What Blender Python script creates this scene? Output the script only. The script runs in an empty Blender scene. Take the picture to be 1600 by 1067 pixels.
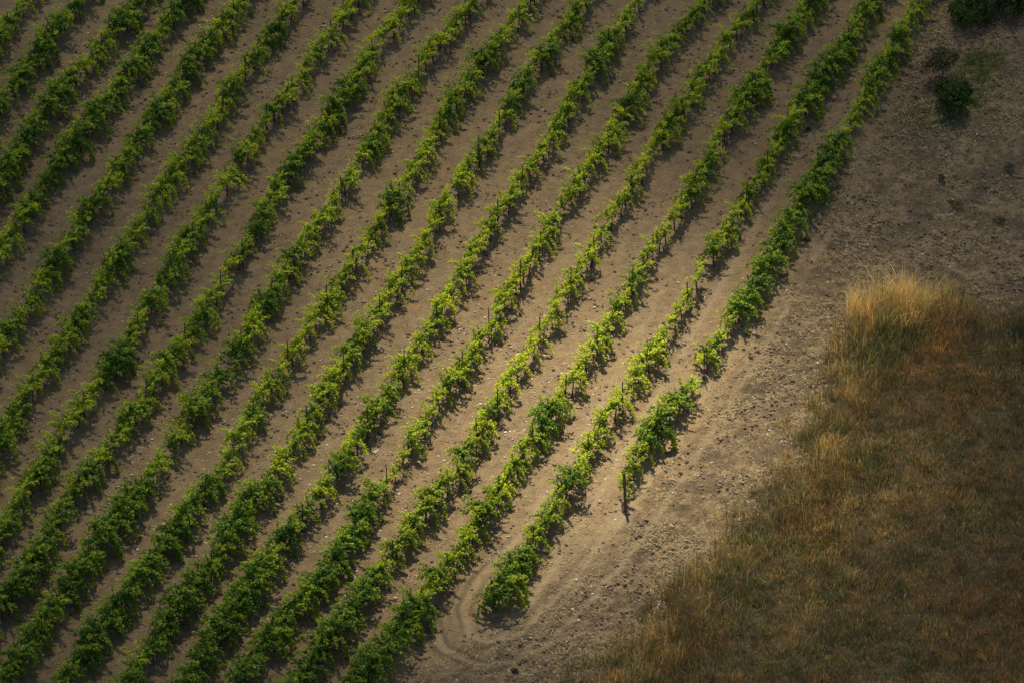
import bpy, math, random
import numpy as np
R = math.radians
random.seed(7); rng = np.random.default_rng(7)
scene = bpy.context.scene
col = scene.collection

# ------------------------------------------------------------------ camera
PITCH = R(25); DIST = 230.0; VIEW_W = 40.0; SLOPE = math.tan(R(13))
LENS = 36 * DIST / VIEW_W
CAM = np.array([0, -DIST * math.cos(PITCH), DIST * math.sin(PITCH)])
FWD = np.array([0, math.cos(PITCH), -math.sin(PITCH)])
UP = np.array([0, math.sin(PITCH), math.cos(PITCH)])
cd = bpy.data.cameras.new('camera'); cam = bpy.data.objects.new('camera', cd); col.objects.link(cam)
cam.location = CAM; cam.rotation_euler = (math.pi / 2 - PITCH, 0, 0)
cd.lens = LENS; cd.sensor_width = 36; cd.clip_start = 1; cd.clip_end = 20000
scene.camera = cam

# ------------------------------------------------------------------ light
SUN = np.array([-0.085, 0.366, 1.0]); SUN /= np.linalg.norm(SUN)
w = bpy.data.worlds.new('World'); scene.world = w; w.use_nodes = True
nt = w.node_tree; bg = nt.nodes['Background']
sky = nt.nodes.new('ShaderNodeTexSky'); sky.sky_type = 'NISHITA'; sky.sun_disc = False
sky.sun_elevation = math.asin(SUN[2]); sky.sun_rotation = math.atan2(SUN[0], SUN[1])
nt.links.new(sky.outputs[0], bg.inputs[0]); bg.inputs[1].default_value = 0.05
sl = bpy.data.lights.new('sun', 'SUN'); sun = bpy.data.objects.new('sun', sl); col.objects.link(sun)
sl.energy = 5.0; sl.angle = R(0.55); sl.color = (1.0, 0.90, 0.74)
from mathutils import Vector
sun.rotation_euler = Vector(SUN).to_track_quat('Z', 'Y').to_euler()
scene.view_settings.view_transform = 'Standard'; scene.view_settings.look = 'None'
scene.view_settings.exposure = 0.98; scene.view_settings.gamma = 1
scene.cycles.transparent_max_bounces = 48
scene.cycles.max_bounces = 6; scene.cycles.diffuse_bounces = 2

# ------------------------------------------------------------------ helpers
def unproj(px, py, h=0.0):
    """photo pixel -> point on the hillside (raised by h)"""
    d = FWD + np.array([1, 0, 0]) * ((px - 800) / 1600 * VIEW_W / DIST) - UP * ((py - 533.5) / 1600 * VIEW_W / DIST)
    t = (SLOPE * CAM[1] + h - CAM[2]) / (d[2] - SLOPE * d[1])
    return CAM + d * t
def proj(p):
    q = np.asarray(p) - CAM
    dep = q @ FWD
    return 800 + q[..., 0] / dep * DIST / VIEW_W * 1600, 533.5 - (q @ UP) / dep * DIST / VIEW_W * 1600

def _hash(ix, iy, s):
    n = (ix.astype(np.int64) * 374761393 + iy.astype(np.int64) * 668265263 + s * 2147483647) & 0xffffffff
    n = ((n ^ (n >> 13)) * 1274126177) & 0xffffffff
    n = ((n ^ (n >> 16)) * 2246822519) & 0xffffffff
    return ((n ^ (n >> 15)) & 0xffffff) / float(0xffffff)
def vnoise(x, y, s=0):
    ix = np.floor(x); iy = np.floor(y); fx = x - ix; fy = y - iy
    fx = fx * fx * (3 - 2 * fx); fy = fy * fy * (3 - 2 * fy)
    a = _hash(ix, iy, s); b = _hash(ix + 1, iy, s); c = _hash(ix, iy + 1, s); d = _hash(ix + 1, iy + 1, s)
    return (a * (1 - fx) + b * fx) * (1 - fy) + (c * (1 - fx) + d * fx) * fy
def fbm(x, y, s=0, o=4):
    r = 0; a = .5; t = 0
    for k in range(o):
        r = r + a * vnoise(x, y, s + k * 17); t += a; a *= .5; x = x * 2.03 + 5.1; y = y * 2.03 + 1.7
    return r / t
def sstep(a, b, x):
    t = np.clip((x - a) / (b - a), 0, 1); return t * t * (3 - 2 * t)
def inpoly(x, y, P):
    r = np.zeros(np.shape(x), bool); j = len(P) - 1
    for i in range(len(P)):
        xi, yi = P[i]; xj, yj = P[j]
        if yi != yj:
            r ^= ((yi > y) != (yj > y)) & (x < (xj - xi) * (y - yi) / (yj - yi) + xi)
        j = i
    return r
def segdist(x, y, P):
    best = np.full(np.shape(x), 1e9)
    for (ax, ay), (bx, by) in zip(P[:-1], P[1:]):
        dx, dy = bx - ax, by - ay; L = dx * dx + dy * dy
        t = np.clip(((x - ax) * dx + (y - ay) * dy) / L, 0, 1)
        best = np.minimum(best, np.hypot(x - ax - t * dx, y - ay - t * dy))
    return best

def mesh_np(name, V, faces, mats, colr=None, fmat=None, smooth=False):
    """faces: list of (M,k) index arrays"""
    me = bpy.data.meshes.new(name)
    V = np.ascontiguousarray(V, np.float32)
    me.vertices.add(len(V)); me.vertices.foreach_set('co', V.ravel())
    loops = np.concatenate([f.ravel() for f in faces]).astype(np.int32)
    tot = np.concatenate([np.full(len(f), f.shape[1]) for f in faces]).astype(np.int32)
    start = np.concatenate([[0], np.cumsum(tot)[:-1]]).astype(np.int32)
    me.loops.add(len(loops)); me.loops.foreach_set('vertex_index', loops)
    me.polygons.add(len(tot)); me.polygons.foreach_set('loop_start', start)
    me.polygons.foreach_set('loop_total', tot)
    if fmat is not None: me.polygons.foreach_set('material_index', np.asarray(fmat, np.int32))
    me.polygons.foreach_set('use_smooth', np.full(len(tot), smooth))
    me.update(calc_edges=True)
    if colr is not None:
        ca = me.color_attributes.new('col', 'FLOAT_COLOR', 'POINT')
        c4 = np.ones((len(V), 4), np.float32); c4[:, :colr.shape[1]] = colr
        ca.data.foreach_set('color', c4.ravel())
    for m in mats: me.materials.append(m)
    return me
def obj(name, me, parent=None):
    o = bpy.data.objects.new(name, me); col.objects.link(o)
    if parent: o.parent = parent
    return o
def tag(o, label, cat=None, group=None, kind=None):
    if label: o['label'] = label
    if cat: o['category'] = cat
    if group: o['group'] = group
    if kind: o['kind'] = kind
    return o
def empty(name, loc, rz=0):
    o = bpy.data.objects.new(name, None); col.objects.link(o); o.location = loc; o.rotation_euler = (0, 0, rz)
    o.empty_display_size = .1
    return o
class MB:
    def __init__(s): s.V = []; s.F = {3: [], 4: []}; s.C = []; s.n = 0
    def add(s, V, F, C=None):
        V = np.asarray(V, float); F = np.asarray(F)
        s.V.append(V); s.F[F.shape[1]].append(F + s.n); s.n += len(V)
        s.C.append(np.broadcast_to(np.asarray((1, 1, 1) if C is None else C, float), (len(V), 3)))
    def tube(s, pts, rad, n=6, C=None):
        pts = np.asarray(pts, float); rad = np.broadcast_to(np.asarray(rad, float), (len(pts),))
        rings = []
        for i, p in enumerate(pts):
            t = pts[min(i + 1, len(pts) - 1)] - pts[max(i - 1, 0)]; t /= np.linalg.norm(t) + 1e-9
            a = np.cross(t, [1, 0, 0] if abs(t[0]) < .8 else [0, 1, 0]); a /= np.linalg.norm(a); b = np.cross(t, a)
            an = np.arange(n) / n * 2 * np.pi
            rings.append(p + rad[i] * (np.cos(an)[:, None] * a + np.sin(an)[:, None] * b))
        V = np.concatenate(rings + [pts[:1], pts[-1:]])
        F = []
        for i in range(len(pts) - 1):
            for k in range(n):
                F.append((i * n + k, i * n + (k + 1) % n, (i + 1) * n + (k + 1) % n, (i + 1) * n + k))
        T = []; c0 = len(pts) * n; c1 = c0 + 1; o = (len(pts) - 1) * n
        for k in range(n):
            T.append((c0, (k + 1) % n, k)); T.append((c1, o + k, o + (k + 1) % n))
        s.add(V, F, C); m = s.n - len(V); s.F[3].append(np.asarray(T) + m)
    def arrays(s):
        return np.concatenate(s.V), [np.concatenate(s.F[k]) for k in (3, 4) if s.F[k]], np.concatenate(s.C)
    def mesh(s, name, mats, smooth=False):
        V, F, C = s.arrays(); return mesh_np(name, V, F, mats, C, smooth=smooth)

# ------------------------------------------------------------------ materials
def newmat(name):
    m = bpy.data.materials.new(name); m.use_nodes = True
    t = m.node_tree; b = t.nodes['Principled BSDF']; b.inputs['Roughness'].default_value = .85
    b.inputs['Specular IOR Level'].default_value = .2
    return m, t, b
def N(t, typ, **k):
    n = t.nodes.new(typ)
    for a, v in k.items(): setattr(n, a, v)
    return n
def noise(t, scale, detail=4, rough=.55, vec=None):
    n = N(t, 'ShaderNodeTexNoise'); n.inputs['Scale'].default_value = scale
    n.inputs['Detail'].default_value = detail; n.inputs['Roughness'].default_value = rough
    if vec is not None: t.links.new(vec, n.inputs['Vector'])
    return n.outputs['Fac']
def ramp(t, f, a, b):
    n = N(t, 'ShaderNodeMapRange'); n.interpolation_type = 'SMOOTHSTEP'
    t.links.new(f, n.inputs[0]); n.inputs[1].default_value = a; n.inputs[2].default_value = b
    return n.outputs[0]
def mix(t, f, a, b, mode='MIX'):
    n = N(t, 'ShaderNodeMix', data_type='RGBA', blend_type=mode)
    for i, v in ((0, f), (6, a), (7, b)):
        if hasattr(v, 'links') or hasattr(v, 'node'): t.links.new(v, n.inputs[i])
        elif i == 0: n.inputs[0].default_value = v
        else: n.inputs[i].default_value = (*v, 1)
    return n.outputs[2]
def mathn(t, op, a, b):
    n = N(t, 'ShaderNodeMath', operation=op)
    for i, v in enumerate((a, b)):
        if hasattr(v, 'node'): t.links.new(v, n.inputs[i])
        else: n.inputs[i].default_value = v
    return n.outputs[0]

def leafy(name, transl=.45, rough=.5, spec=.3):
    m, t, b = newmat(name)
    at = N(t, 'ShaderNodeAttribute'); at.attribute_name = 'col'
    g = N(t, 'ShaderNodeNewGeometry')
    f = noise(t, 1.1, 2, .5, g.outputs['Position'])
    c = mix(t, ramp(t, f, .3, .7), (.82, .88, .9), (1.15, 1.08, .95))
    base = mix(t, 1.0, at.outputs['Color'], c, 'MULTIPLY')
    t.links.new(base, b.inputs['Base Color']); b.inputs['Roughness'].default_value = rough
    b.inputs['Specular IOR Level'].default_value = spec
    tr = N(t, 'ShaderNodeBsdfTranslucent')
    t.links.new(mix(t, 1.0, base, (1.5, 1.45, .6), 'MULTIPLY'), tr.inputs[0])
    ms = N(t, 'ShaderNodeMixShader'); ms.inputs[0].default_value = transl
    t.links.new(b.outputs[0], ms.inputs[1]); t.links.new(tr.outputs[0], ms.inputs[2])
    t.links.new(ms.outputs[0], t.nodes['Material Output'].inputs[0])
    return m
M_LEAF = leafy('vine_leaf', .33); M_TREELEAF = leafy('tree_leaf', .25, .7, .08); M_GRASS = leafy('dry_grass', .3, .8, .1)
def colmat(name, rough=.9, scale=60):
    m, t, b = newmat(name)
    at = N(t, 'ShaderNodeAttribute'); at.attribute_name = 'col'
    g = N(t, 'ShaderNodeNewGeometry'); f = noise(t, scale, 3, .6, g.outputs['Position'])
    t.links.new(mix(t, 1.0, at.outputs['Color'], mix(t, f, (.6, .6, .6), (1.4, 1.4, 1.4)), 'MULTIPLY'), b.inputs['Base Color'])
    b.inputs['Roughness'].default_value = rough
    bp = N(t, 'ShaderNodeBump'); bp.inputs['Strength'].default_value = .6; bp.inputs['Distance'].default_value = .01
    t.links.new(f, bp.inputs['Height']); t.links.new(bp.outputs[0], b.inputs['Normal'])
    return m
M_BARK = colmat('vine_bark'); M_WOOD = colmat('post_wood', scale=30); M_STONE = colmat('pale_stone', .8, 40)
M_CLOD = colmat('soil_clod', .95, 50); M_STRAW = colmat('straw', .7, 20)

# ------------------------------------------------------------------ layout traced as canopy centres (photo pixels), rows from the right
ROWS_PX = [
 [(976,744),(990,703),(1016,676),(1053,623),(1076,589),(1109,553),(1126,509),(1166,469),(1183,429),(1209,386),(1226,350),(1263,300),(1286,253),(1303,217),(1339,173),(1359,133),(1376,97),(1403,50),(1419,20),(1440,-10),(1490,-100)],
 [(773,928),(786,898),(816,868),(833,834),(860,788),(880,751),(906,731),(913,689),(940,656),(963,629),(983,589),(1006,556),(1036,526),(1053,483),(1073,456),(1086,426),(1119,379),(1139,340),(1163,307),(1183,273),(1203,240),(1223,207),(1239,177),(1259,147),(1286,110),(1313,73),(1333,43),(1353,10),(1410,-90)],
 [(480,1160),(530,1092),(560,1058),(586,1028),(613,998),(633,964),(656,938),(673,904),(700,871),(723,844),(740,811),(766,784),(780,748),(800,718),(830,673),(853,649),(870,616),(893,583),(916,563),(940,509),(956,479),(973,453),(993,423),(1010,393),(1026,363),(1066,325),(1083,290),(1096,263),(1113,233),(1126,207),(1146,173),(1166,143),(1186,110),(1206,83),(1219,50),(1256,17),(1275,-10),(1335,-100)],
 [(390,1150),(477,1044),(500,1011),(520,978),(553,941),(570,918),(590,888),(610,858),(630,831),(653,801),(673,771),(696,748),(713,721),(750,663),(766,633),(783,609),(800,583),(813,556),(833,526),(853,496),(876,459),(896,426),(920,393),(940,353),(956,330),(976,297),(1000,263),(1016,227),(1033,203),(1053,177),(1070,155),(1083,130),(1103,100),(1123,70),(1146,43),(1163,20),(1189,-5),(1250,-100)],
 [(300,1160),(373,1054),(393,1028),(413,994),(440,964),(463,938),(483,918),(520,868),(543,845),(555,820),(563,788),(580,771),(603,748),(616,724),(640,683),(660,659),(670,633),(693,603),(713,576),(733,553),(750,519),(773,486),(790,459),(806,429),(833,393),(850,365),(866,323),(886,297),(910,267),(930,240),(946,210),(963,190),(980,157),(1000,127),(1013,97),(1036,70),(1056,43),(1083,18),(1105,-5),(1165,-100)],
 [(215,1160),(293,1054),(310,1028),(327,998),(350,964),(370,938),(390,908),(410,878),(433,851),(460,821),(467,788),(500,764),(523,734),(546,696),(560,666),(586,633),(606,613),(613,583),(630,563),(650,536),(670,506),(690,469),(706,446),(726,419),(740,389),(763,350),(773,327),(796,300),(816,270),(833,240),(856,213),(876,187),(893,150),(913,120),(926,90),(946,63),(976,20),(1000,-5),(1055,-100)],
 [(125,1160),(207,1048),(220,1021),(240,994),(260,968),(277,938),(297,911),(317,884),(340,864),(353,834),(373,798),(393,768),(420,744),(437,721),(450,689),(473,659),(483,633),(507,603),(527,576),(553,546),(566,509),(590,483),(606,453),(630,416),(650,393),(666,366),(683,327),(700,300),(720,273),(733,247),(753,227),(776,197),(783,170),(803,147),(816,123),(833,97),(853,70),(873,47),(890,20),(920,-5),(975,-100)],
 [(25,1160),(100,1054),(123,1021),(143,994),(167,964),(183,938),(207,908),(227,881),(247,854),(273,814),(293,785),(313,765),(333,741),(357,718),(370,685),(387,639),(407,609),(430,583),(443,556),(463,533),(483,503),(510,466),(530,430),(553,399),(573,365),(600,327),(620,300),(633,277),(650,250),(666,223),(683,200),(690,173),(713,143),(730,117),(750,93),(766,70),(786,43),(806,20),(833,-3),(890,-95)],
 [(-80,1150),(17,1034),(40,1004),(67,971),(83,941),(103,908),(123,878),(143,851),(170,821),(190,791),(210,764),(230,741),(253,718),(277,663),(300,636),(323,609),(343,583),(367,546),(377,526),(400,496),(413,463),(437,429),(457,399),(477,373),(493,347),(513,320),(536,283),(550,257),(570,230),(590,200),(603,173),(623,143),(643,113),(660,90),(676,63),(693,40),(720,20),(743,-3),(805,-95)],
 [(-100,1075),(0,945),(17,914),(40,888),(63,851),(80,815),(100,778),(127,748),(160,700),(180,676),(200,646),(217,619),(240,596),(257,563),(277,536),(297,513),(317,483),(333,453),(353,416),(377,393),(400,355),(415,313),(433,280),(453,253),(480,223),(507,187),(530,157),(543,133),(560,103),(583,73),(600,43),(620,20),(643,-5),(705,-95)],
 [(-110,985),(0,838),(10,808),(30,774),(47,741),(83,693),(97,663),(117,636),(140,613),(160,586),(180,559),(197,526),(213,499),(227,476),(250,443),(267,413),(280,389),(297,360),(320,320),(347,290),(367,257),(383,227),(403,193),(430,160),(450,137),(473,113),(487,83),(507,57),(523,30),(545,5),(615,-95)],
 [(-110,845),(0,689),(13,663),(23,636),(40,606),(60,579),(77,556),(93,529),(113,503),(130,476),(153,443),(173,416),(190,386),(213,350),(233,310),(253,283),(277,260),(293,227),(317,193),(337,177),(353,147),(372,117),(388,90),(407,67),(427,40),(440,20),(462,-5),(530,-100)],
 [(-110,690),(0,529),(17,506),(37,473),(53,446),(73,423),(90,396),(110,365),(127,337),(143,310),(167,283),(190,250),(207,223),(227,197),(247,167),(267,140),(287,110),(300,77),(327,50),(353,23),(375,0),(445,-100)],
 [(-100,530),(-20,415),(13,365),(40,327),(57,293),(77,263),(97,240),(117,217),(133,190),(160,160),(180,133),(200,103),(220,77),(240,50),(267,23),(288,0),(358,-100)],
 [(-100,405),(0,273),(10,250),(27,223),(43,200),(67,173),(83,147),(100,127),(123,103),(140,77),(167,57),(187,27),(210,3),(285,-100)],
 [(-100,285),(0,147),(10,133),(33,107),(53,83),(73,60),(93,30),(113,5),(190,-100)],
 [(-100,175),(0,43),(13,30),(33,5),(110,-100)],
]
def smooth_poly(P):
    P = np.asarray(P, float); Q = P.copy()
    for _ in range(2): Q[1:-1] = .25 * Q[:-2] + .5 * Q[1:-1] + .25 * Q[2:]
    return Q
ROWS = []
for r in ROWS_PX:
    P = smooth_poly(np.array([unproj(a, b, .92)[:2] for a, b in r]))
    s = np.concatenate([[0], np.cumsum(np.hypot(*np.diff(P, axis=0).T))])
    L = s[-1]; ss = np.arange(0, L, .1)
    ROWS.append(np.stack([np.interp(ss, s, P[:, 0]), np.interp(ss, s, P[:, 1])], 1))
def pxpoly(L): return [tuple(unproj(a, b)[:2]) for a, b in L]
HEAD = pxpoly([(1480,-60),(1462,0),(1372,185),(1290,340),(1215,480),(1120,625),(1010,790),(985,830),(860,930),(790,990),(680,1050),(590,1120),(520,1240),(2400,1240),(2400,-60)])
GRASS = pxpoly([(1352,490),(1400,480),(1480,478),(1560,490),(1640,500),(2100,520),(2100,1200),(830,1200),(900,1090),(985,1030),(1030,975),(1085,925),(1110,880),(1150,835),(1215,775),(1250,720),(1275,665),(1310,600),(1330,545)])
TRACK = pxpoly([(1000,480),(930,600),(860,720),(790,830),(722,900),(698,950),(712,1000),(760,1022),(830,1000),(900,930),(985,830),(1060,715),(1160,560),(1230,440),(1330,260)])
TRACK2 = pxpoly([(1340,120),(1180,390),(1060,600),(960,770),(880,900),(800,1010),(700,1100)])
NX = np.linspace(-26, 26, 10)
def head_mask(x, y):
    wx = x + (fbm(x * .9, y * .9, 3) - .5) * 1.2; wy = y + (fbm(x * .9, y * .9, 8) - .5) * 1.2
    m = 0
    for k in range(6):
        a = k * 1.047; m = m + inpoly(wx + .35 * math.cos(a), wy + .45 * math.sin(a), HEAD)
    return m / 6
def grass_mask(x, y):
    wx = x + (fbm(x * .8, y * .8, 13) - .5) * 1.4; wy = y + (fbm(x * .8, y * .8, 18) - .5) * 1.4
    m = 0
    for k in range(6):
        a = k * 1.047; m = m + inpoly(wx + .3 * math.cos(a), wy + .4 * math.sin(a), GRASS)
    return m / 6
def grass_soft(x, y):
    wx = x + (fbm(x * .8, y * .8, 13) - .5) * 1.4; wy = y + (fbm(x * .8, y * .8, 18) - .5) * 1.4
    wx = wx + (fbm(x * 2, y * 2, 23) - .5) * 2.4; wy = wy + (fbm(x * 2, y * 2, 28) - .5) * 2.4
    m = 0
    for k in range(8):
        a = k * .785; m = m + inpoly(wx + .8 * math.cos(a), wy + .9 * math.sin(a), GRASS)
    return (m / 8) ** 1.3
def row_dist(x, y):
    best = np.full(np.shape(x), 9.)
    for P in ROWS:
        o = np.argsort(P[:, 1]); xr = np.interp(y, P[o, 1], P[o, 0], left=99, right=99)
        best = np.minimum(best, np.abs(x - xr) * .82)
    return best
def track_mask(x, y):
    m = 0
    for T in (TRACK, TRACK2):
        d = segdist(x, y, T); m = np.maximum(m, np.exp(-((d - .55) / .17) ** 2))
    return m * (.5 + .5 * sstep(.38, .58, fbm(x * .6, y * .6, 201)))
def big_z(x, y):
    """hillside near the vineyard, easing off far away"""
    yy = np.clip(y, -70, 90)
    return SLOPE * yy + .02 * (y - yy)
def ground_z(x, y, fine=True):
    z = big_z(x, y)
    if not fine: return z
    near = sstep(60, 34, np.maximum(np.abs(x), np.abs(y)))
    h = head_mask(x, y); rd = row_dist(x, y)
    amp = .035 + .06 * h
    z = z + near * (amp * (fbm(x * 3.1, y * 3.1, 21, 4) - .5) * 2 + (.055 + .10 * h) * (fbm(x * 6, y * 6, 31, 3) - .5)
        + .07 * np.exp(-(rd / .4) ** 2) * (1 - h) - .03 * track_mask(x, y))
    return z

# ------------------------------------------------------------------ ground
def axis(lo, hi, st, far):
    a = list(np.arange(lo, hi, st)); g = st; p = hi
    up = []
    while p < far: up.append(p); g *= 1.35; p += g
    dn = []; g = st; p = lo - st
    while p > -far: dn.append(p); g *= 1.35; p -= g
    return np.array(dn[::-1] + a + up)
gx = axis(-24, 24, .075, 5000); gy = axis(-27, 29, .075, 5000)
X, Y = np.meshgrid(gx, gy); x = X.ravel(); y = Y.ravel()
z = ground_z(x, y)
hm = head_mask(x, y); gm = grass_mask(x, y); tm = track_mask(x, y); rd = row_dist(x, y)
nx, ny = len(gx), len(gy)
I = np.arange(nx * ny).reshape(ny, nx)
F = np.stack([I[:-1, :-1], I[:-1, 1:], I[1:, 1:], I[1:, :-1]], -1).reshape(-1, 4)
def ground_material():
    m, t, b = newmat('soil')
    at = N(t, 'ShaderNodeAttribute'); at.attribute_name = 'col'
    sp = N(t, 'ShaderNodeSeparateColor'); t.links.new(at.outputs['Color'], sp.inputs[0])
    H, G, T = sp.outputs; A = at.outputs['Alpha']
    pos = N(t, 'ShaderNodeNewGeometry').outputs['Position']
    n1 = noise(t, .35, 4, .6, pos); n2 = noise(t, 2.2, 6, .65, pos); n3 = noise(t, 14, 5, .7, pos); n4 = noise(t, 45, 3, .6, pos)
    soil = mix(t, ramp(t, n2, .3, .7), (.215, .150, .076), (.315, .228, .120))
    soil = mix(t, mathn(t, 'MULTIPLY', ramp(t, noise(t, 7, 5, .75, pos), .52, .68), .5), soil, (.15, .11, .065))
    soil = mix(t, ramp(t, n1, .35, .65), soil, mix(t, 1.0, soil, (1.12, 1.08, 1.04), 'MULTIPLY'))
    soil = mix(t, mathn(t, 'MULTIPLY', ramp(t, n3, .45, .75), .55), soil, (.385, .285, .158))
    # reddish dead leaves in patches
    red = mathn(t, 'MULTIPLY', ramp(t, noise(t, 1.3, 4, .7, pos), .60, .72), ramp(t, n3, .5, .62))
    soil = mix(t, mathn(t, 'MULTIPLY', red, .6), soil, (.20, .085, .05))
    # headland
    hd = mix(t, ramp(t, n2, .38, .62), (.125, .088, .046), (.32, .225, .112))
    hd = mix(t, mathn(t, 'MULTIPLY', ramp(t, n3, .48, .62), .7), hd, (.48, .355, .19))
    hd = mix(t, mathn(t, 'MULTIPLY', ramp(t, noise(t, .5, 5, .65, pos), .46, .6), .65), hd, (.125, .092, .053))
    c = mix(t, H, soil, hd)
    c = mix(t, mathn(t, 'MULTIPLY', T, .85), c, (.36, .27, .15))
    c = mix(t, mathn(t, 'MULTIPLY', A, .9), c, (.13, .10, .06))
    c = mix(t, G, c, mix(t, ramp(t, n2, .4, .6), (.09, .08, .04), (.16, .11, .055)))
    c = mix(t, 1.0, c, mix(t, ramp(t, n4, .3, .7), (.62, .62, .62), (1.3, 1.3, 1.3)), 'MULTIPLY')
    t.links.new(c, b.inputs['Base Color']); b.inputs['Roughness'].default_value = .95
    hsum = mathn(t, 'ADD', mathn(t, 'MULTIPLY', n3, .06), mathn(t, 'MULTIPLY', n4, .025))
    hsum = mathn(t, 'MULTIPLY', hsum, mathn(t, 'ADD', mathn(t, 'MULTIPLY', H, .8), 1.1))
    bp = N(t, 'ShaderNodeBump'); bp.inputs['Strength'].default_value = 1; bp.inputs['Distance'].default_value = 1
    t.links.new(hsum, bp.inputs['Height']); t.links.new(bp.outputs[0], b.inputs['Normal'])
    return m
dT = segdist(x, y, TRACK); rut = sstep(-10, -13, y) * sstep(5, 1.5, x) * (.55 + .45 * sstep(.35, .6, fbm(x * 1.5, y * 1.5, 207))) * (np.exp(-((dT - .36) / .1) ** 2) + .8 * np.exp(-((dT - .9) / .12) ** 2) + .5 * np.exp(-(dT / .12) ** 2))
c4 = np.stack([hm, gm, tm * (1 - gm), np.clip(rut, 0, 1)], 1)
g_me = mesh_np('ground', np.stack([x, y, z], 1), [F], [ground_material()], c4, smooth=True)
tag(obj('ground', g_me), 'dry brown hillside soil between and beside the vine rows', kind='structure')

def gz(px_, py_):
    return float(ground_z(np.array([px_]), np.array([py_]))[0])

# ------------------------------------------------------------------ vines
def leaf_arrays(P, Nrm, Ax, S, C, cup=.25):
    """P centre, Nrm normal, Ax axis, S radius -> lobed leaf: 7 outer verts + centre"""
    n = len(P)
    Nrm = Nrm / (np.linalg.norm(Nrm, axis=1, keepdims=True) + 1e-9)
    Ax = Ax - Nrm * (Ax * Nrm).sum(1, keepdims=True); Ax /= np.linalg.norm(Ax, axis=1, keepdims=True) + 1e-9
    B = np.cross(Nrm, Ax)
    an = np.array([0, .75, 1.35, 2.45, -2.45, -1.35, -.75]); rr = np.array([1.15, .68, 1.0, .85, .85, 1.0, .68])
    V = [P[:, None]]
    out = P[:, None] + S[:, None, None] * (rr * np.cos(an))[None, :, None] * Ax[:, None] + S[:, None, None] * (rr * np.sin(an))[None, :, None] * B[:, None] \
        - (cup * S)[:, None, None] * (rr ** 2)[None, :, None] * Nrm[:, None]
    V = np.concatenate([P[:, None], out], 1).reshape(-1, 3)
    k = np.arange(7); tri = np.stack([np.zeros(7, int), 1 + k, 1 + (k + 1) % 7], 1)
    F = (tri[None] + (np.arange(n) * 8)[:, None, None]).reshape(-1, 3)
    return V, F, np.repeat(C, 8, 0)
def make_vine(seed, vig):
    r = np.random.default_rng(seed)
    tr = MB(); ca = MB()
    bark = np.array([.085, .06, .042])
    # trunk
    for q in range(1 + (r.random() < .55)):
        bx = r.uniform(-.06, .06) + q * r.choice([-.22, .22]); by = r.uniform(-.05, .05)
        hz = r.uniform(.5, .62)
        zs = np.linspace(-.12, hz, 6)
        pts = np.stack([bx + np.cumsum(r.normal(0, .018, 6)), by + np.cumsum(r.normal(0, .015, 6)), zs], 1)
        tr.tube(pts, np.linspace(.04, .024, 6) * (1 if q == 0 else .7), 6, bark)
        for sg in (-1, 1):
            L = r.uniform(.3, .5); k = np.linspace(0, 1, 5)
            arm = np.stack([pts[-1][0] + sg * L * k, pts[-1][1] + r.normal(0, .02) * k, pts[-1][2] + .06 * np.sin(k * 2.4)], 1)
            arm[1:] += r.normal(0, .008, (4, 3)); tr.tube(arm, np.linspace(.02, .011, 5), 5, bark)
    ns = int(12 + 12 * vig + r.integers(-2, 3))
    LP = []; LN = []; LA = []; LS = []; LC = []
    for s in range(ns):
        x0 = r.uniform(-.48, .48); st = np.array([x0, r.normal(0, .03), .56 + r.uniform(-.04, .06)])
        L = r.uniform(.35, .75) * (1 + .42 * vig)
        spray = r.random() < .2
        side = r.choice([-1, 1])
        d = np.array([r.normal(0, .5), r.normal(0, .3 + .2 * vig), 1.0])
        if spray: d = np.array([r.normal(0, .7), side * r.uniform(.7, 1.3), .65]); L *= 1.25
        if r.random() < .05: d = np.array([r.normal(0, .4), -1.2 if r.random() < .5 else 1.2, .8]); L *= 1.5; spray = True
        d /= np.linalg.norm(d)
        nseg = max(5, int(L / .055)); p = st.copy(); pts = [p.copy()]
        for k in range(nseg):
            d = d + np.array([r.normal(0, .07), r.normal(0, .07), -.07 * (1 + 1.2 * spray) - (.10 + .04 * vig) * k / nseg]); d /= np.linalg.norm(d)
            p = p + d * L / nseg; pts.append(p.copy())
            t = k / nseg
            for _ in range(4 if r.random() < .6 else 5):
                off = r.normal(0, 1, 3); off /= np.linalg.norm(off); off *= r.uniform(.02, .105)
                LP.append(p + off)
                nn = np.array([0, 0, .75]) + off * 8 + r.normal(0, .45, 3); LN.append(nn)
                LA.append(off * 6 + np.array([0, 0, -.5]) + r.normal(0, .2, 3))
                LS.append(r.uniform(.03, .058) * (1 - .35 * t) * (1 + .1 * vig))
                y_ = np.clip(t * .75 + r.normal(0, .2) + (.60 - .85 * max(vig, 0)), 0, 1)
                LC.append(np.array([.072, .178, .012]) * (1 - y_) + np.array([.52, .60, .02]) * y_)
        pts = np.array(pts)[::2]
        if len(pts) > 2: ca.tube(pts, np.linspace(.007, .004, len(pts)), 3, (.16, .13, .05))
    # inner leaves hanging round the head of the vine
    for k in range(int(60 + 120 * vig)):
        p = np.array([r.uniform(-.5, .5), r.normal(0, .1 + .09 * vig), r.uniform(.45 - .2 * vig, .9)])
        LP.append(p); LN.append(np.array([0, np.sign(p[1]) * .8, .6]) + r.normal(0, .4, 3)); LA.append(np.array([0, 0, -1.]) + r.normal(0, .4, 3))
        LS.append(r.uniform(.04, .062)); LC.append(np.array([.06, .14, .012]))
    fo = leaf_arrays(np.array(LP), np.array(LN), np.array(LA), np.array(LS), np.array(LC) * r.uniform(.9, 1.1))
    return tr, ca, fo
PROTO = []   # [class][i] -> (trunk mesh, canes mesh, foliage mesh, raw arrays)
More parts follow.
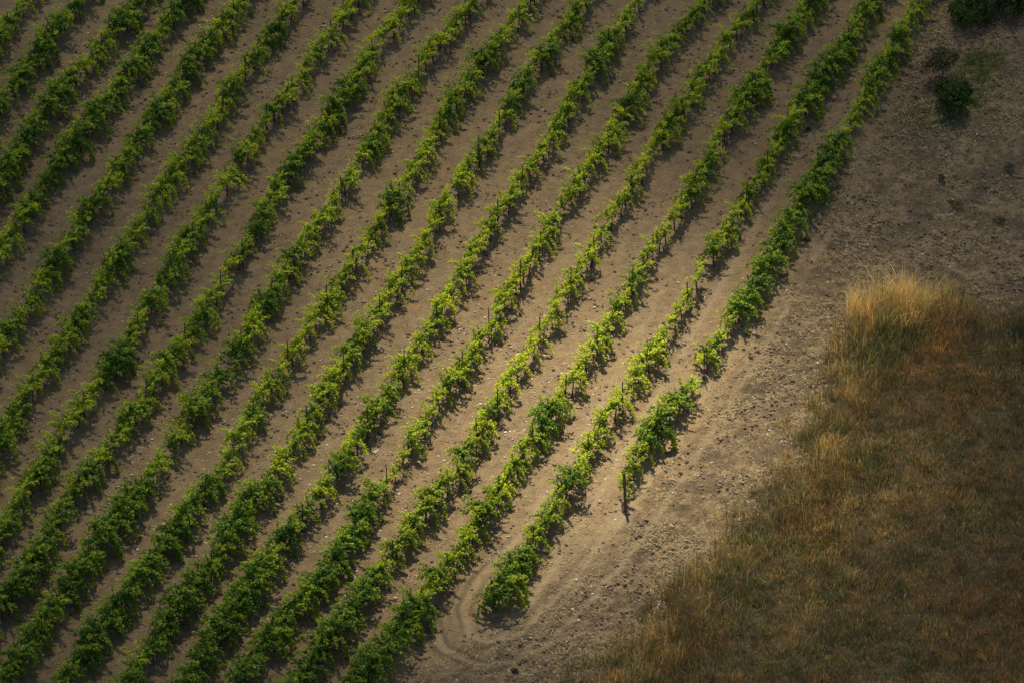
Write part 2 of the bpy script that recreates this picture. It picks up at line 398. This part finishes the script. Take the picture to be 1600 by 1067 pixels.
for ci, vig in enumerate((.0, .45, 1.0)):
    L = []
    for i in range(14):
        tr, ca, fo = make_vine(100 * ci + i, max(-.25, vig + random.uniform(-.28, .2)))
        L.append((tr.mesh('trunk', [M_BARK], True), ca.mesh('canes', [M_BARK]), mesh_np('foliage', fo[0], [fo[1]], [M_LEAF], fo[2]), tr, ca, fo))
    PROTO.append(L)

BLOBS = [(250, 900, 330, 260, .95), (60, 150, 300, 300, .6), (1265, 300, 60, 140, 1.0), (1330, 60, 120, 110, .55), (790, 930, 60, 70, 1.1), (527, 860, 45, 50, 1.0),
         (600, 1000, 160, 110, .7), (1040, 650, 60, 70, .55), (860, 820, 60, 60, .5), (370, 590, 40, 40, .5), (1175, 450, 50, 70, .7), (830, 100, 300, 80, .25),
         (880, 500, 260, 200, -.2), (1085, 450, 50, 90, -.8)]
def vigor(px, py):
    v = .36
    for cx, cy, sx, sy, a in BLOBS: v += a * math.exp(-((px - cx) / sx) ** 2 - ((py - cy) / sy) ** 2)
    return v
GAPS = [(611, 445, 8), (362, 562, 11), (1106, 404, 9), (1066, 330, 8), (893, 575, 6), (1126, 530, 9), (940, 530, 7), (1090, 571, 7)]
ONES = ['', 'first', 'second', 'third', 'fourth', 'fifth', 'sixth', 'seventh', 'eighth', 'ninth', 'tenth', 'eleventh', 'twelfth', 'thirteenth', 'fourteenth', 'fifteenth', 'sixteenth', 'seventeenth', 'eighteenth', 'nineteenth', 'twentieth']
def ordinal(n):
    if n <= 20: return ONES[n]
    tens = {2: ('twenty', 'twentieth'), 3: ('thirty', 'thirtieth'), 4: ('forty', 'fortieth'), 5: ('fifty', 'fiftieth'), 6: ('sixty', 'sixtieth')}[n // 10]
    return tens[1] if n % 10 == 0 else tens[0] + '-' + ONES[n % 10]
def rowname(i): return 'rightmost row' if i == 0 else ordinal(i + 1) + ' row from right'

vines = []
for ri, P in enumerate(ROWS):
    s = .15; L = (len(P) - 1) * .1; k = 0
    while s < L:
        i = int(s / .1); p = P[i]; q = P[min(i + 3, len(P) - 1)]; o = P[max(i - 3, 0)]
        ang = math.atan2(q[1] - o[1], q[0] - o[0])
        cx, cy = proj([p[0], p[1], SLOPE * p[1] + .92])
        s += .84 * random.uniform(.85, 1.15)
        if any(math.hypot(cx - a, cy - b) < c for a, b, c in GAPS): continue
        v = vigor(cx, cy) + random.gauss(0, .24)
        cls = 0 if v < .32 else (1 if v < .8 else 2)
        vines.append(dict(row=ri, x=p[0] + random.gauss(0, .04), y=p[1] + random.gauss(0, .03), a=ang + random.gauss(0, .08) + (math.pi if random.random() < .5 else 0),
                          c=cls, i=random.randrange(14), sc=random.uniform(.82, 1.12) * (1.0 + .1 * (v > 1.1)), px=cx, py=cy, vis=(-12 < cx < 1612 and -12 < cy < 1080)))
vis = sorted([v for v in vines if v['vis']], key=lambda v: v['y'])
for n, v in enumerate(vis): v['own'] = n < 300
LOOK = ['sparse yellow-green grapevine', 'leafy green grapevine', 'bushy dark green grapevine']
zz = ground_z(np.array([v['x'] for v in vines]), np.array([v['y'] for v in vines]))
for v, h in zip(vines, zz): v['z'] = float(h)
rowcount = {}
rest = MB(); rest_leaf = []; nl = 0
first = {}
for v in vines:
    if v['vis']: rowcount[v['row']] = rowcount.get(v['row'], 0) + 1
    pr = PROTO[v['c']][v['i']]
    sz = v['sc'] * random.uniform(.93, 1.07)
    if v.get('own'):
        key = (v['c'], v['i'])
        if key not in first:
            rt = empty('grapevine', (0, 0, 0)); obj('trunk', pr[0], rt); obj('canes', pr[1], rt); obj('foliage', pr[2], rt)
            first[key] = rt
        else:
            src = first[key]; rt = src.copy(); col.objects.link(rt)
            for ch in src.children:
                c = ch.copy(); col.objects.link(c); c.parent = rt
        rt.location = (v['x'], v['y'], v['z']); rt.rotation_euler = (0, 0, v['a']); rt.scale = (v['sc'], v['sc'], sz)
        tag(rt, f"{LOOK[v['c']]}, {ordinal(rowcount[v['row']])} from the lower end of {'the ' if v['row'] == 0 else ''}{rowname(v['row'])}", 'grapevine', 'grapevines planted in rows')
    else:
        ca_, sa_ = math.cos(v['a']), math.sin(v['a'])
        def xf(V):
            W = np.empty_like(V); W[:, 0] = v['x'] + v['sc'] * (V[:, 0] * ca_ - V[:, 1] * sa_); W[:, 1] = v['y'] + v['sc'] * (V[:, 0] * sa_ + V[:, 1] * ca_)
            W[:, 2] = v['z'] + sz * V[:, 2]; return W
        for mb in (pr[3], pr[4]):
            V, Fs, C = mb.arrays()
            m0 = rest.n; rest.V.append(xf(V)); rest.C.append(C); rest.n += len(V)
            for f in Fs: rest.F[f.shape[1]].append(f + m0)
        rest_leaf.append((xf(pr[5][0]), pr[5][1], pr[5][2]))
V, Fs, C = rest.arrays()
Fb3 = Fs[0]; Fb4 = Fs[1]; n0 = len(V); LV = []; LF = []; LCc = []
for a, f, c in rest_leaf: LV.append(a); LF.append(f + n0); LCc.append(c); n0 += len(a)
LF = np.concatenate(LF)
fm = np.concatenate([np.zeros(len(Fb3)), np.zeros(len(Fb4)), np.ones(len(LF))])
tag(obj('grapevines', mesh_np('grapevines', np.concatenate([V] + LV), [Fb3, Fb4, LF], [M_BARK, M_LEAF], np.concatenate([C] + LCc), fm)),
    'rows of green grapevines covering the farther upper part of the field', 'grapevines', None, 'stuff')
print('vines', len(vines), 'visible', len(vis))

# ------------------------------------------------------------------ posts
def post_mesh(seed, h=1.66, r0=.023, C=(.06, .045, .035)):
    r = random.Random(seed); b = MB()
    lx, ly = r.uniform(-.05, .05), r.uniform(-.05, .05)
    n = 8; zs = [-.2, 0, .4, .9, 1.3, h - .03, h]
    pts = [(lx * z_ / h + r.gauss(0, .004), ly * z_ / h, z_) for z_ in zs]
    b.tube(pts, [r0 * 1.05, r0, r0 * .98, r0 * .95, r0 * .93, r0 * .92, r0 * .7], n, np.array(C) * r.uniform(.8, 1.3))
    # wire staples
    for z_ in (.7, 1.1, 1.45):
        if z_ < h - .1:
            b.tube([(lx * z_ / h - r0 - .012, 0, z_), (lx * z_ / h + r0 + .012, 0, z_)], .006, 4, (.05, .05, .05))
    return b.mesh('vineyard_post', [M_WOOD], False)
PM = [post_mesh(i, h) for i, h in enumerate((1.42, 1.5, 1.08, 1.15, 1.2))]
ANCH = [(970,649),(988,470),(933,565),(880,640),(833,715),(921,735),(895,475),(848,550),(743,712),(816,462),(765,540),(714,603),(682,525),(631,605),(578,690),(595,515),(545,605),(260,450),(343,475),(292,560),(429,492),(512,500),(457,592),(235,650),(334,190),(418,215),(786,365),(748,270),(1181,165),(1229,90),(1169,340),(1134,230),(1086,320)]
posts = []
for a, b in ANCH:
    p = unproj(a, b)[:2]; best = min(((np.hypot(*(P - p).T)).min(), i) for i, P in enumerate(ROWS))
    P = ROWS[best[1]]; j = int(np.hypot(*(P - p).T).argmin()); posts.append((best[1], j * .1))
ANCH_S = list(posts)
END_POSTS = {0: (978, 797), 1: (772, 957)}
for ri, P in enumerate(ROWS):
    L = len(P) * .1; s = 3.4 if ri < 2 else random.uniform(.3, 2.5)
    while s < L - .3:
        if all(r_ != ri or abs(s - q) > 2.2 for r_, q in posts): posts.append((ri, s)); s += 4.6 * random.uniform(.9, 1.1)
        else: s += .5
posts.sort()
pc = {}
for ri, s in posts:
    P = ROWS[ri]; j = min(int(s / .1), len(P) - 1)
    ang = math.atan2(*(P[min(j + 3, len(P) - 1)] - P[max(j - 3, 0)])[::-1])
    x_, y_ = P[j][0] + .1 * math.sin(ang), P[j][1] - .1 * math.cos(ang)
    cx, cy = proj([x_, y_, SLOPE * y_ + .9])
    if not (-5 < cx < 1605 and -20 < cy < 1090): continue
    pc[ri] = pc.get(ri, 0) + 1
    o = obj('vineyard_post', random.choice(PM[:2] if any(r_ == ri and abs(s - q_) < .05 for r_, q_ in ANCH_S) else PM[2:])); o.location = (x_, y_, gz(x_, y_)); o.rotation_euler = (0, 0, random.uniform(0, 6.28))
    tag(o, f"thin dark trellis post, {ordinal(pc[ri])} from the lower end of {rowname(ri)}", 'post', 'trellis posts standing along the vine rows')
for ri, pp in END_POSTS.items():
    p = unproj(*pp); o = obj('end_post', post_mesh(50 + ri, 1.6 if ri == 0 else 1.3, .058, (.15, .09, .055))); o.location = (p[0], p[1], gz(p[0], p[1]))
    o.rotation_euler = (0, R(-3), 0)
    tag(o, 'thick brown wooden end post at the foot of ' + ('the rightmost vine row' if ri == 0 else 'the second vine row from right'), 'post')

# ------------------------------------------------------------------ tall dry grass on the bank
def blades(n, xr, yr, mask, hfun, cfun, wid=.012, lean=.25, seed=1, tuft=0):
    r = np.random.default_rng(seed)
    x = r.uniform(*xr, n); y = r.uniform(*yr, n); th = np.ones(n); tl = np.zeros(n); tc = np.ones((n, 3))
    if tuft:
        nt_ = n // 45; tx = r.uniform(*xr, nt_); ty = r.uniform(*yr, nt_); ti = r.integers(0, nt_, n); sel = r.random(n) < .7
        ax_ = r.normal(0, tuft, n); ay_ = r.normal(0, tuft, n)
        x = np.where(sel, tx[ti] + ax_, x); y = np.where(sel, ty[ti] + ay_, y)
        th = np.where(sel, (.6 + .9 * r.random(nt_) ** 1.5)[ti], .8); tl = np.where(sel, np.arctan2(ay_, ax_), 9)
        tc = np.where(sel[:, None], (r.uniform(.65, 1.45, (nt_, 1)) * r.uniform(.88, 1.12, (nt_, 3)))[ti], 1)
    m = mask(x, y); k = r.random(n) < m
    x, y, th, tl, tc = x[k], y[k], th[k], tl[k], tc[k]; n = len(x)
    h = hfun(x, y, r) * th; c = cfun(x, y, r) * tc
    z = big_z(x, y) - .03
    a = r.uniform(0, 2 * np.pi, n); la = r.uniform(0, 2 * np.pi, n)
    if tuft: la = np.where(tl < 8, tl + r.normal(0, .5, n), la)
    ll = h * np.abs(r.normal(0, lean, n)).clip(0, .8)
    wd = wid * r.uniform(.6, 1.4, n)
    bx, by = np.cos(a) * wd, np.sin(a) * wd; lx, ly = np.cos(la) * ll, np.sin(la) * ll
    V = np.zeros((n, 5, 3))
    V[:, 0] = np.stack([x - bx, y - by, z], 1); V[:, 1] = np.stack([x + bx, y + by, z], 1)
    V[:, 2] = np.stack([x - bx * .9 + lx * .35, y - by * .9 + ly * .35, z + h * .6], 1); V[:, 3] = np.stack([x + bx * .9 + lx * .35, y + by * .9 + ly * .35, z + h * .6], 1)
    V[:, 4] = np.stack([x + lx, y + ly, z + h * (1 - .3 * (ll / h) ** 2)], 1)
    o = (np.arange(n) * 5)[:, None]
    return V.reshape(-1, 3), [o + np.array([[2, 3, 4]]), o + np.array([[0, 1, 3, 2]])], np.repeat(c, 5, 0)
_gpx = pxpoly([(1352,490),(1330,545),(1310,600),(1275,665),(1250,720),(1215,775),(1150,835),(1110,880),(1085,925),(1030,975),(985,1030),(900,1090)])
_gtop = pxpoly([(1352,490),(1400,480),(1480,478),(1560,490),(1640,500)])
def grass_h(x, y, r):
    e = np.minimum(segdist(x, y, _gpx), segdist(x, y, _gtop))
    top = np.exp(-(segdist(x, y, _gtop) / 2.0) ** 2) * sstep(19, 16, x)
    tall = .26 + .3 * np.exp(-((e - .6) / 1.2) ** 2) + .85 * top + .45 * (fbm(x * .5, y * .5, 44) - .45)
    return (tall * r.uniform(.45, 1.15, len(x))).clip(.12, 1.5)
def pal(*c): return [np.array(q) for q in c]
GOLD, OLIVE, RUST, BROWN, STRW = pal((.50, .34, .15), (.105, .115, .05), (.31, .165, .08), (.23, .17, .10), (.46, .36, .18))
WEEDY = [(*unproj(a, b)[:2], s_) for a, b, s_ in ((1420, 560, 1.9), (1580, 520, 1.6), (1120, 880, 1.4), (1010, 990, 1.4), (1220, 780, 1.0), (1310, 640, .9), (1350, 700, 1.5))]
def grass_c(x, y, r):
    e1 = segdist(x, y, _gpx); e2 = segdist(x, y, _gtop)
    wv = .5 + 1.1 * fbm(x * .7 + 4, y * .7, 55)
    g = np.maximum(np.exp(-(e1 / (1.3 * wv)) ** 2) * .42 * sstep(.35, .6, fbm(x * .9, y * .9, 57)), np.exp(-(e2 / (1.5 * wv)) ** 2) * sstep(20, 15, x) * .9)
    n1 = fbm(x * .35, y * .35, 61); n2 = fbm(x * .6 + 9, y * .6, 71); n3 = fbm(x * 1.5, y * 1.5, 81)
    u = r.random(len(x))
    pg = g * .95 + .08 + .25 * sstep(.52, .66, fbm(x * .45 + 3, y * .45, 66)); pr_ = sstep(.48, .6, n1) * .5 + .04; po = sstep(.42, .62, n2) * .5 + .05
    wd_ = np.zeros(len(x))
    for a_, b_, s_ in WEEDY: wd_ = np.maximum(wd_, np.exp(-((x - a_) / s_) ** 2 - ((y - b_) / (s_ * 1.1)) ** 2))
    wd_ = wd_ * sstep(.35, .6, fbm(x * 1.1, y * 1.1, 95)) ; pg = pg * (1 - .8 * wd_); po = po + .9 * wd_; pr_ = pr_ * (1 - wd_)
    c = np.where((u < pg)[:, None], GOLD, 0.)
    u2 = r.random(len(x)); rest_ = np.where((u2 < pr_)[:, None], RUST, np.where((u2 < pr_ + po)[:, None], OLIVE, BROWN))
    c = np.where((u < pg)[:, None], np.where((r.random(len(x)) < .55)[:, None], STRW, c), rest_)
    c = c * (1.1 + .75 * g)[:, None] * (np.array([.97, .98, 1.05]) + g[:, None] * np.array([-.02, -.02, -.05])) + .012
    return c * (.7 + .6 * n3)[:, None] * r.uniform(.7, 1.3, len(x))[:, None]
Vg, Fg, Cg = blades(1100000, (-2, 25), (-27, 5), lambda x, y: grass_soft(x, y) * (.55 + .45 * (fbm(x, y, 91) > .42)), grass_h, grass_c, .008, .45, 5, .11)
tag(obj('dry_grass', mesh_np('dry_grass', Vg, Fg, [M_GRASS], Cg)), 'tall dry golden and olive grass on the bank right of the vines', 'grass', None, 'stuff')
print('blades', len(Vg) // 5)

# short tufts straying out from the bank, green patch by the fig tree
PATCH = [(1528, 112, .75, 1.0), (1515, 140, .8, .9), (1548, 95, .5, .8), (1440, 190, .6, .5), (1475, 188, .5, .35)]
PATCHW = [(*unproj(a, b)[:2], s_, d_) for a, b, s_, d_ in PATCH]
def patch_mask(x, y):
    m = 0
    for a, b, s_, d_ in PATCHW: m = np.maximum(m, d_ * np.exp(-((x - a) / s_) ** 2 - ((y - b) / (s_ * 1.5)) ** 2))
    return m * (.3 + .7 * (fbm(x * 3, y * 3, 5) > .4))
V1, F1, C1 = blades(170000, (14, 21), (10, 26), patch_mask, lambda x, y, r: r.uniform(.06, .2, len(x)),
                    lambda x, y, r: np.array([.13, .20, .05]) * r.uniform(.6, 1.4, (len(x), 1)), .008, .5, 9)
tag(obj('green_grass', mesh_np('green_grass', V1, F1, [M_GRASS], C1)), 'soft patch of short green grass beside the small round tree', 'grass', None, 'stuff')
def edge_mask(x, y):
    e = np.minimum(segdist(x, y, _gpx), segdist(x, y, _gtop)); h = head_mask(x, y)
    return h * (.5 * np.exp(-(e / 1.0) ** 2) * (fbm(x * 1.5, y * 1.5, 7) > .5) + .035 * (fbm(x * .8, y * .8, 77) > .52))
V2, F2, C2 = blades(160000, (-4, 24), (-27, 29), edge_mask, lambda x, y, r: r.uniform(.05, .3, len(x)),
                    lambda x, y, r: np.where((r.random(len(x)) < .3)[:, None], OLIVE, STRW * .8) * r.uniform(.6, 1.3, (len(x), 1)), .008, .6, 11)
tag(obj('stray_grass', mesh_np('stray_grass', V2, F2, [M_GRASS], C2)), 'thin stray dry grass tufts scattered over the bare headland', 'grass', None, 'stuff')

# ------------------------------------------------------------------ straw, clods, stones
def straw(n, dens, seed, L0=(.05, .19), cols=(STRW, STRW * .7, GOLD * .7)):
    r = np.random.default_rng(seed); x = r.uniform(-22, 22, n); y = r.uniform(-25, 27, n)
    k = r.random(n) < dens(x, y); x, y = x[k], y[k]; n = len(x)
    z = ground_z(x, y) + .006; a = r.uniform(0, np.pi, n); L = r.uniform(*L0, n) / 2; wd = r.uniform(.005, .010, n)
    dx, dy = np.cos(a), np.sin(a); t = r.normal(0, .12, n)
    up = r.uniform(.0, .03, n)
    V = np.zeros((n, 6, 3))
    for i, s_ in enumerate((-1, 0, 1)):
        cx = x + dx * L * s_; cy = y + dy * L * s_; cz = z + up * (1 - abs(s_)) + .015 + SLOPE * dy * L * s_ + t * L * s_
        V[:, 2 * i] = np.stack([cx - dy * wd, cy + dx * wd, cz], 1); V[:, 2 * i + 1] = np.stack([cx + dy * wd, cy - dx * wd, cz + .004], 1)
    o = (np.arange(n) * 6)[:, None]
    c = np.array(cols)[r.integers(0, len(cols), n)] * r.uniform(.6, 1.3, (n, 1))
    return V.reshape(-1, 3), [np.concatenate([o + np.array([[0, 1, 3, 2]]), o + np.array([[2, 3, 5, 4]])])], np.repeat(c, 6, 0)
def straw_d(x, y):
    h = head_mask(x, y); p = fbm(x * .5, y * .5, 101); q = fbm(x * 2, y * 2, 111)
    e = np.minimum(segdist(x, y, _gpx), segdist(x, y, _gtop)); rd_ = row_dist(x, y)
    p = p + .12 * np.exp(-(e / 1.3) ** 2) + .14 * np.exp(-((rd_ - .9) / .8) ** 2)
    return h * (.06 + 1.0 * sstep(.44, .6, p)) * (.3 + q) * (1 - grass_mask(x, y)) * (1 - .7 * track_mask(x, y)) + (1 - h) * (.02 + .5 * sstep(.62, .72, fbm(x * .7, y * .7, 131)) * sstep(-2, -16, y))
V3, F3, C3 = straw(460000, straw_d, 21)
tag(obj('straw_litter', mesh_np('straw_litter', V3, F3, [M_STRAW], C3)), 'dry straw and cut stems lying over the bare headland', 'straw', None, 'stuff')
V4, F4, C4 = straw(60000, lambda x, y: (1 - head_mask(x, y)) * (.04 + .9 * sstep(.6, .68, fbm(x * .9, y * .9, 141))) * .4, 23, (.03, .1), ((.20, .07, .04), (.15, .06, .035), (.22, .12, .07)))
tag(obj('dead_leaf_litter', mesh_np('dead_leaf_litter', V4, F4, [M_STRAW], C4)), 'small reddish dead leaves and twigs between the vine rows', 'leaf litter', None, 'stuff')
ICO_V = []; ph = (1 + 5 ** .5) / 2
for a, b in ((-1, ph), (1, ph), (-1, -ph), (1, -ph)): ICO_V.append((a, b, 0))
for a, b in ((-1, ph), (1, ph), (-1, -ph), (1, -ph)): ICO_V.append((0, a, b))
for a, b in ((-1, ph), (1, ph), (-1, -ph), (1, -ph)): ICO_V.append((b, 0, a))
ICO_V = np.array(ICO_V) / math.hypot(1, ph)
ICO_F = np.array([(0,11,5),(0,5,1),(0,1,7),(0,7,10),(0,10,11),(1,5,9),(5,11,4),(11,10,2),(10,7,6),(7,1,8),(3,9,4),(3,4,2),(3,2,6),(3,6,8),(3,8,9),(4,9,5),(2,4,11),(6,2,10),(8,6,7),(9,8,1)])
def lumps(n, dens, size, cols, seed, flat=.6):
    r = np.random.default_rng(seed); x = r.uniform(-22, 22, n); y = r.uniform(-25, 27, n)
    k = r.random(n) < dens(x, y); x, y = x[k], y[k]; n = len(x); z = ground_z(x, y)
    s_ = size[0] + (size[1] - size[0]) * r.random(n) ** 3
    V = ICO_V[None] * r.uniform(.7, 1.25, (n, 12, 1)) * s_[:, None, None]
    V = V * np.stack([r.uniform(.7, 1.3, n), r.uniform(.7, 1.3, n), np.full(n, flat)], 1)[:, None]
    a = r.uniform(0, 6.28, n); c_, n_ = np.cos(a)[:, None], np.sin(a)[:, None]
    W = np.stack([V[..., 0] * c_ - V[..., 1] * n_, V[..., 0] * n_ + V[..., 1] * c_, V[..., 2]], -1)
    W += np.stack([x, y, z + s_ * .15], 1)[:, None]
    F = (ICO_F[None] + (np.arange(n) * 12)[:, None, None]).reshape(-1, 3)
    c = np.array(cols)[r.integers(0, len(cols), n)] * r.uniform(.75, 1.2, (n, 1))
    return W.reshape(-1, 3), [F], np.repeat(c, 12, 0)
def clod_d(x, y):
    return head_mask(x, y) * (1 - grass_mask(x, y)) * (.1 + .9 * sstep(.4, .6, fbm(x * .6, y * .6, 151))) * (1 - .8 * track_mask(x, y)) + .4 * (1 - head_mask(x, y)) * sstep(.4, .6, fbm(x * 1.1, y * 1.1, 171))
V5, F5, C5 = lumps(150000, clod_d, (.015, .085), ((.17, .125, .085), (.13, .095, .062), (.22, .165, .11)), 31)
tag(obj('soil_clods', mesh_np('soil_clods', V5, F5, [M_CLOD], C5)), 'broken brown soil clods strewn over the bare headland', 'soil', None, 'stuff')
cxs = [(*unproj(a, b)[:2], s_) for a, b, s_ in ((560, 640, 5), (640, 700, 5), (470, 740, 5), (820, 640, 5), (760, 560, 4), (300, 800, 5), (560, 600, 3))]
def stone_d(x, y):
    m = .12
    for a, b, s_ in cxs: m = m + .5 * np.exp(-((x - a) ** 2 + (y - b) ** 2) / s_ ** 2)
    return m * (.2 + 1.4 * (fbm(x * 1.2, y * 1.2, 161) > .5)) * (1 - grass_mask(x, y))
V6, F6, C6 = lumps(60000, stone_d, (.012, .06), ((.5, .44, .36), (.6, .55, .47), (.42, .34, .26)), 33, .5)
tag(obj('pale_stones', mesh_np('pale_stones', V6, F6, [M_STONE], C6)), 'pale pebbles scattered on the soil between vine rows', 'stones', None, 'stuff')

# ------------------------------------------------------------------ trees and shrubs at the top right
def tree_parts(seed, H, cr, ch, nleaf, leaf, C0, C1, trunk_h, multi=1, trad=.05):
    r = np.random.default_rng(seed); b = MB(); P = []; 
    lobes = []
    for k in range(11):
        v = r.normal(0, 1, 3); v /= np.linalg.norm(v); v[2] = abs(v[2]) * .8 - .25
        q = r.uniform(.45, .95); lobes.append((np.array([v[0] * cr * q, v[1] * cr * q, H - ch / 2 + v[2] * ch * .5]), r.uniform(.2, .5) * cr))
    for q in range(multi):
        top = np.array([r.normal(0, .06), r.normal(0, .06), trunk_h]); st = np.array([r.normal(0, .04) * multi, r.normal(0, .04) * multi, -.1])
        k = np.linspace(0, 1, 5)[:, None]; pts = st * (1 - k) + top * k + r.normal(0, .015, (5, 3)); b.tube(pts, np.linspace(trad, trad * .6, 5), 7, (.12, .095, .07))
        for c, rr in lobes[q::multi]:
            k = np.linspace(0, 1, 5)[:, None]; pts = pts[-1] * 0 + top * (1 - k) + c * k + np.sin(k * 3.14) * r.normal(0, .06, 3); b.tube(pts, np.linspace(trad * .5, .008, 5), 5, (.12, .095, .07))
    LP = []
    for c, rr in lobes:
        m = nleaf // len(lobes); v = r.normal(0, 1, (m, 3)); v /= np.linalg.norm(v, axis=1, keepdims=True)
        LP.append(c + v * (rr * r.uniform(.1, 1.3, m) ** .6)[:, None] * np.array([1, 1, .8]))
    LP = np.concatenate(LP); n = len(LP); cen = np.array([0, 0, H - ch / 2])
    nn = (LP - cen) * .8 + np.array([0, 0, .5]) + r.normal(0, .4, (n, 3)); u = r.random((n, 1)) ** 2
    fo = leaf_arrays(LP, nn, r.normal(0, 1, (n, 3)) + np.array([0, 0, -.7]), leaf * r.uniform(.6, 1.2, n), np.array(C0) * (1 - u) + np.array(C1) * u)
    return b, fo
def plant(name, part, px, py, args, label, cat, stem='trunk'):
    p = unproj(px, py); b, fo = tree_parts(*args)
    rt = empty(name, (p[0], p[1], gz(p[0], p[1]) if abs(p[0]) < 24 and abs(p[1]) < 29 else big_z(p[0], p[1])))
    obj(stem, b.mesh(stem, [M_BARK], True), rt); obj(part, mesh_np(part, fo[0], [fo[1]], [M_TREELEAF], fo[2]), rt)
    tag(rt, label, cat); return rt
OL0, OL1 = (.06, .07, .03), (.19, .17, .09)
DK0, DK1 = (.026, .048, .012), (.075, .13, .022)
plant('small_tree', 'crown', 1470, 134, (1, 1.75, .85, 1.35, 2600, .05, OL0, OL1, .85), 'small round olive green tree standing alone right of the vines', 'tree')
plant('shrub', 'foliage', 1474, 176, (2, 1.5, 1.0, 1.6, 3800, .055, DK0, DK1, .4, 3, .03), 'dark dense shrub at the foot of the small round tree', 'shrub', 'stem')
plant('shrub', 'foliage', 1506, 150, (3, .65, .5, .6, 600, .05, DK0, DK1, .2, 2, .02), 'very small dark green bush just right of the dense shrub', 'shrub', 'stem')
plant('shrub', 'foliage', 1515, 32, (4, 1.0, 1.15, 1.0, 2600, .055, DK0, DK1, .4, 3, .03), 'low dark spreading shrub at the top edge near the corner', 'shrub', 'stem')
plant('shrub', 'foliage', 1572, 26, (14, .9, .8, .8, 1300, .055, DK0, DK1, .3, 3, .03), 'broken dark shrub under the trees in the top right corner', 'shrub', 'stem')
plant('olive_tree', 'crown', 1545, -12, (5, 2.8, 1.7, 1.7, 4200, .06, DK0, OL0, 1.2, 1, .1), 'dark tree at the top right corner of the photo', 'tree')
plant('olive_tree', 'crown', 1610, 14, (6, 2.6, 1.2, 1.8, 2600, .06, DK0, OL0, 1.0, 1, .08), 'dark leafy tree cut by the right edge at the corner', 'tree')
# a few weeds on the slope
for k, (a, b, hh, lab) in enumerate([(1262, 378, .16, 'tiny green weed beside the rightmost vine row'), (1470, 285, .3, 'grey green weed in the bare ground right of the vines'),
        (1575, 268, .35, 'dark weed on bare slope near the right edge'), (1493, 325, .3, 'low weed in straw below the right slope patch'), (1563, 350, .32, 'small grey weed above the golden grass near right edge'),
        (803, 1052, .2, 'small green weed near bottom edge below the turning tracks'), (1262, 205, .14, 'tiny weed tuft between the two rightmost rows')]):
    plant('weed', 'foliage', a, b, (20 + k, hh, hh * .9, hh * .9, 160, .03, (.06, .07, .03), (.11, .12, .05), hh * .3, 3, .006), lab, 'weed', 'stem')

# ------------------------------------------------------------------ added out-of-view puffs blocking sun, vignette-like shade around a bright gap
m, t, b = newmat('added_shade_puff'); b.inputs['Base Color'].default_value = (.9, .9, .9, 1); b.inputs['Roughness'].default_value = 1
tp = N(t, 'ShaderNodeBsdfTransparent'); ms = N(t, 'ShaderNodeMixShader'); ms.inputs[0].default_value = .2
t.links.new(tp.outputs[0], ms.inputs[1]); t.links.new(b.outputs[0], ms.inputs[2]); t.links.new(ms.outputs[0], t.nodes['Material Output'].inputs[0])
HC = 1500.; gap = unproj(915, 580) + SUN * (HC / SUN[2])
r = np.random.default_rng(77); V = []; F = []; C = []; n = 0
while n < 1150:
    a = r.uniform(0, 2 * np.pi); rr = 72 * math.sqrt(r.random())
    px_, py_ = rr * math.cos(a), rr * math.sin(a)
    q = math.hypot(px_, py_ * .84) + (vnoise(np.array([a * 1.6]), np.array([.3]), 5)[0] - .5) * 11
    rad = r.uniform(4, 8)
    if q < 2.5 + rad or r.random() > sstep(0, 21, q): continue  # puffs thicken outward, so the added shade deepens towards the view's edges
    W = ICO_V * r.uniform(.75, 1.2, (12, 1)) * rad * np.array([1, 1, .45]) + gap + np.array([px_, py_, r.uniform(-12, 12)])
    V.append(W); F.append(ICO_F + n * 12); n += 1
tag(obj('added_shade_puffs', mesh_np('added_shade_puffs', np.concatenate(V), [np.concatenate(F)], [m], np.ones((n * 12, 3)), smooth=True)), 'added translucent puffs out of view, shading the hillside around a bright gap', 'added_shade_puff', None, 'structure')
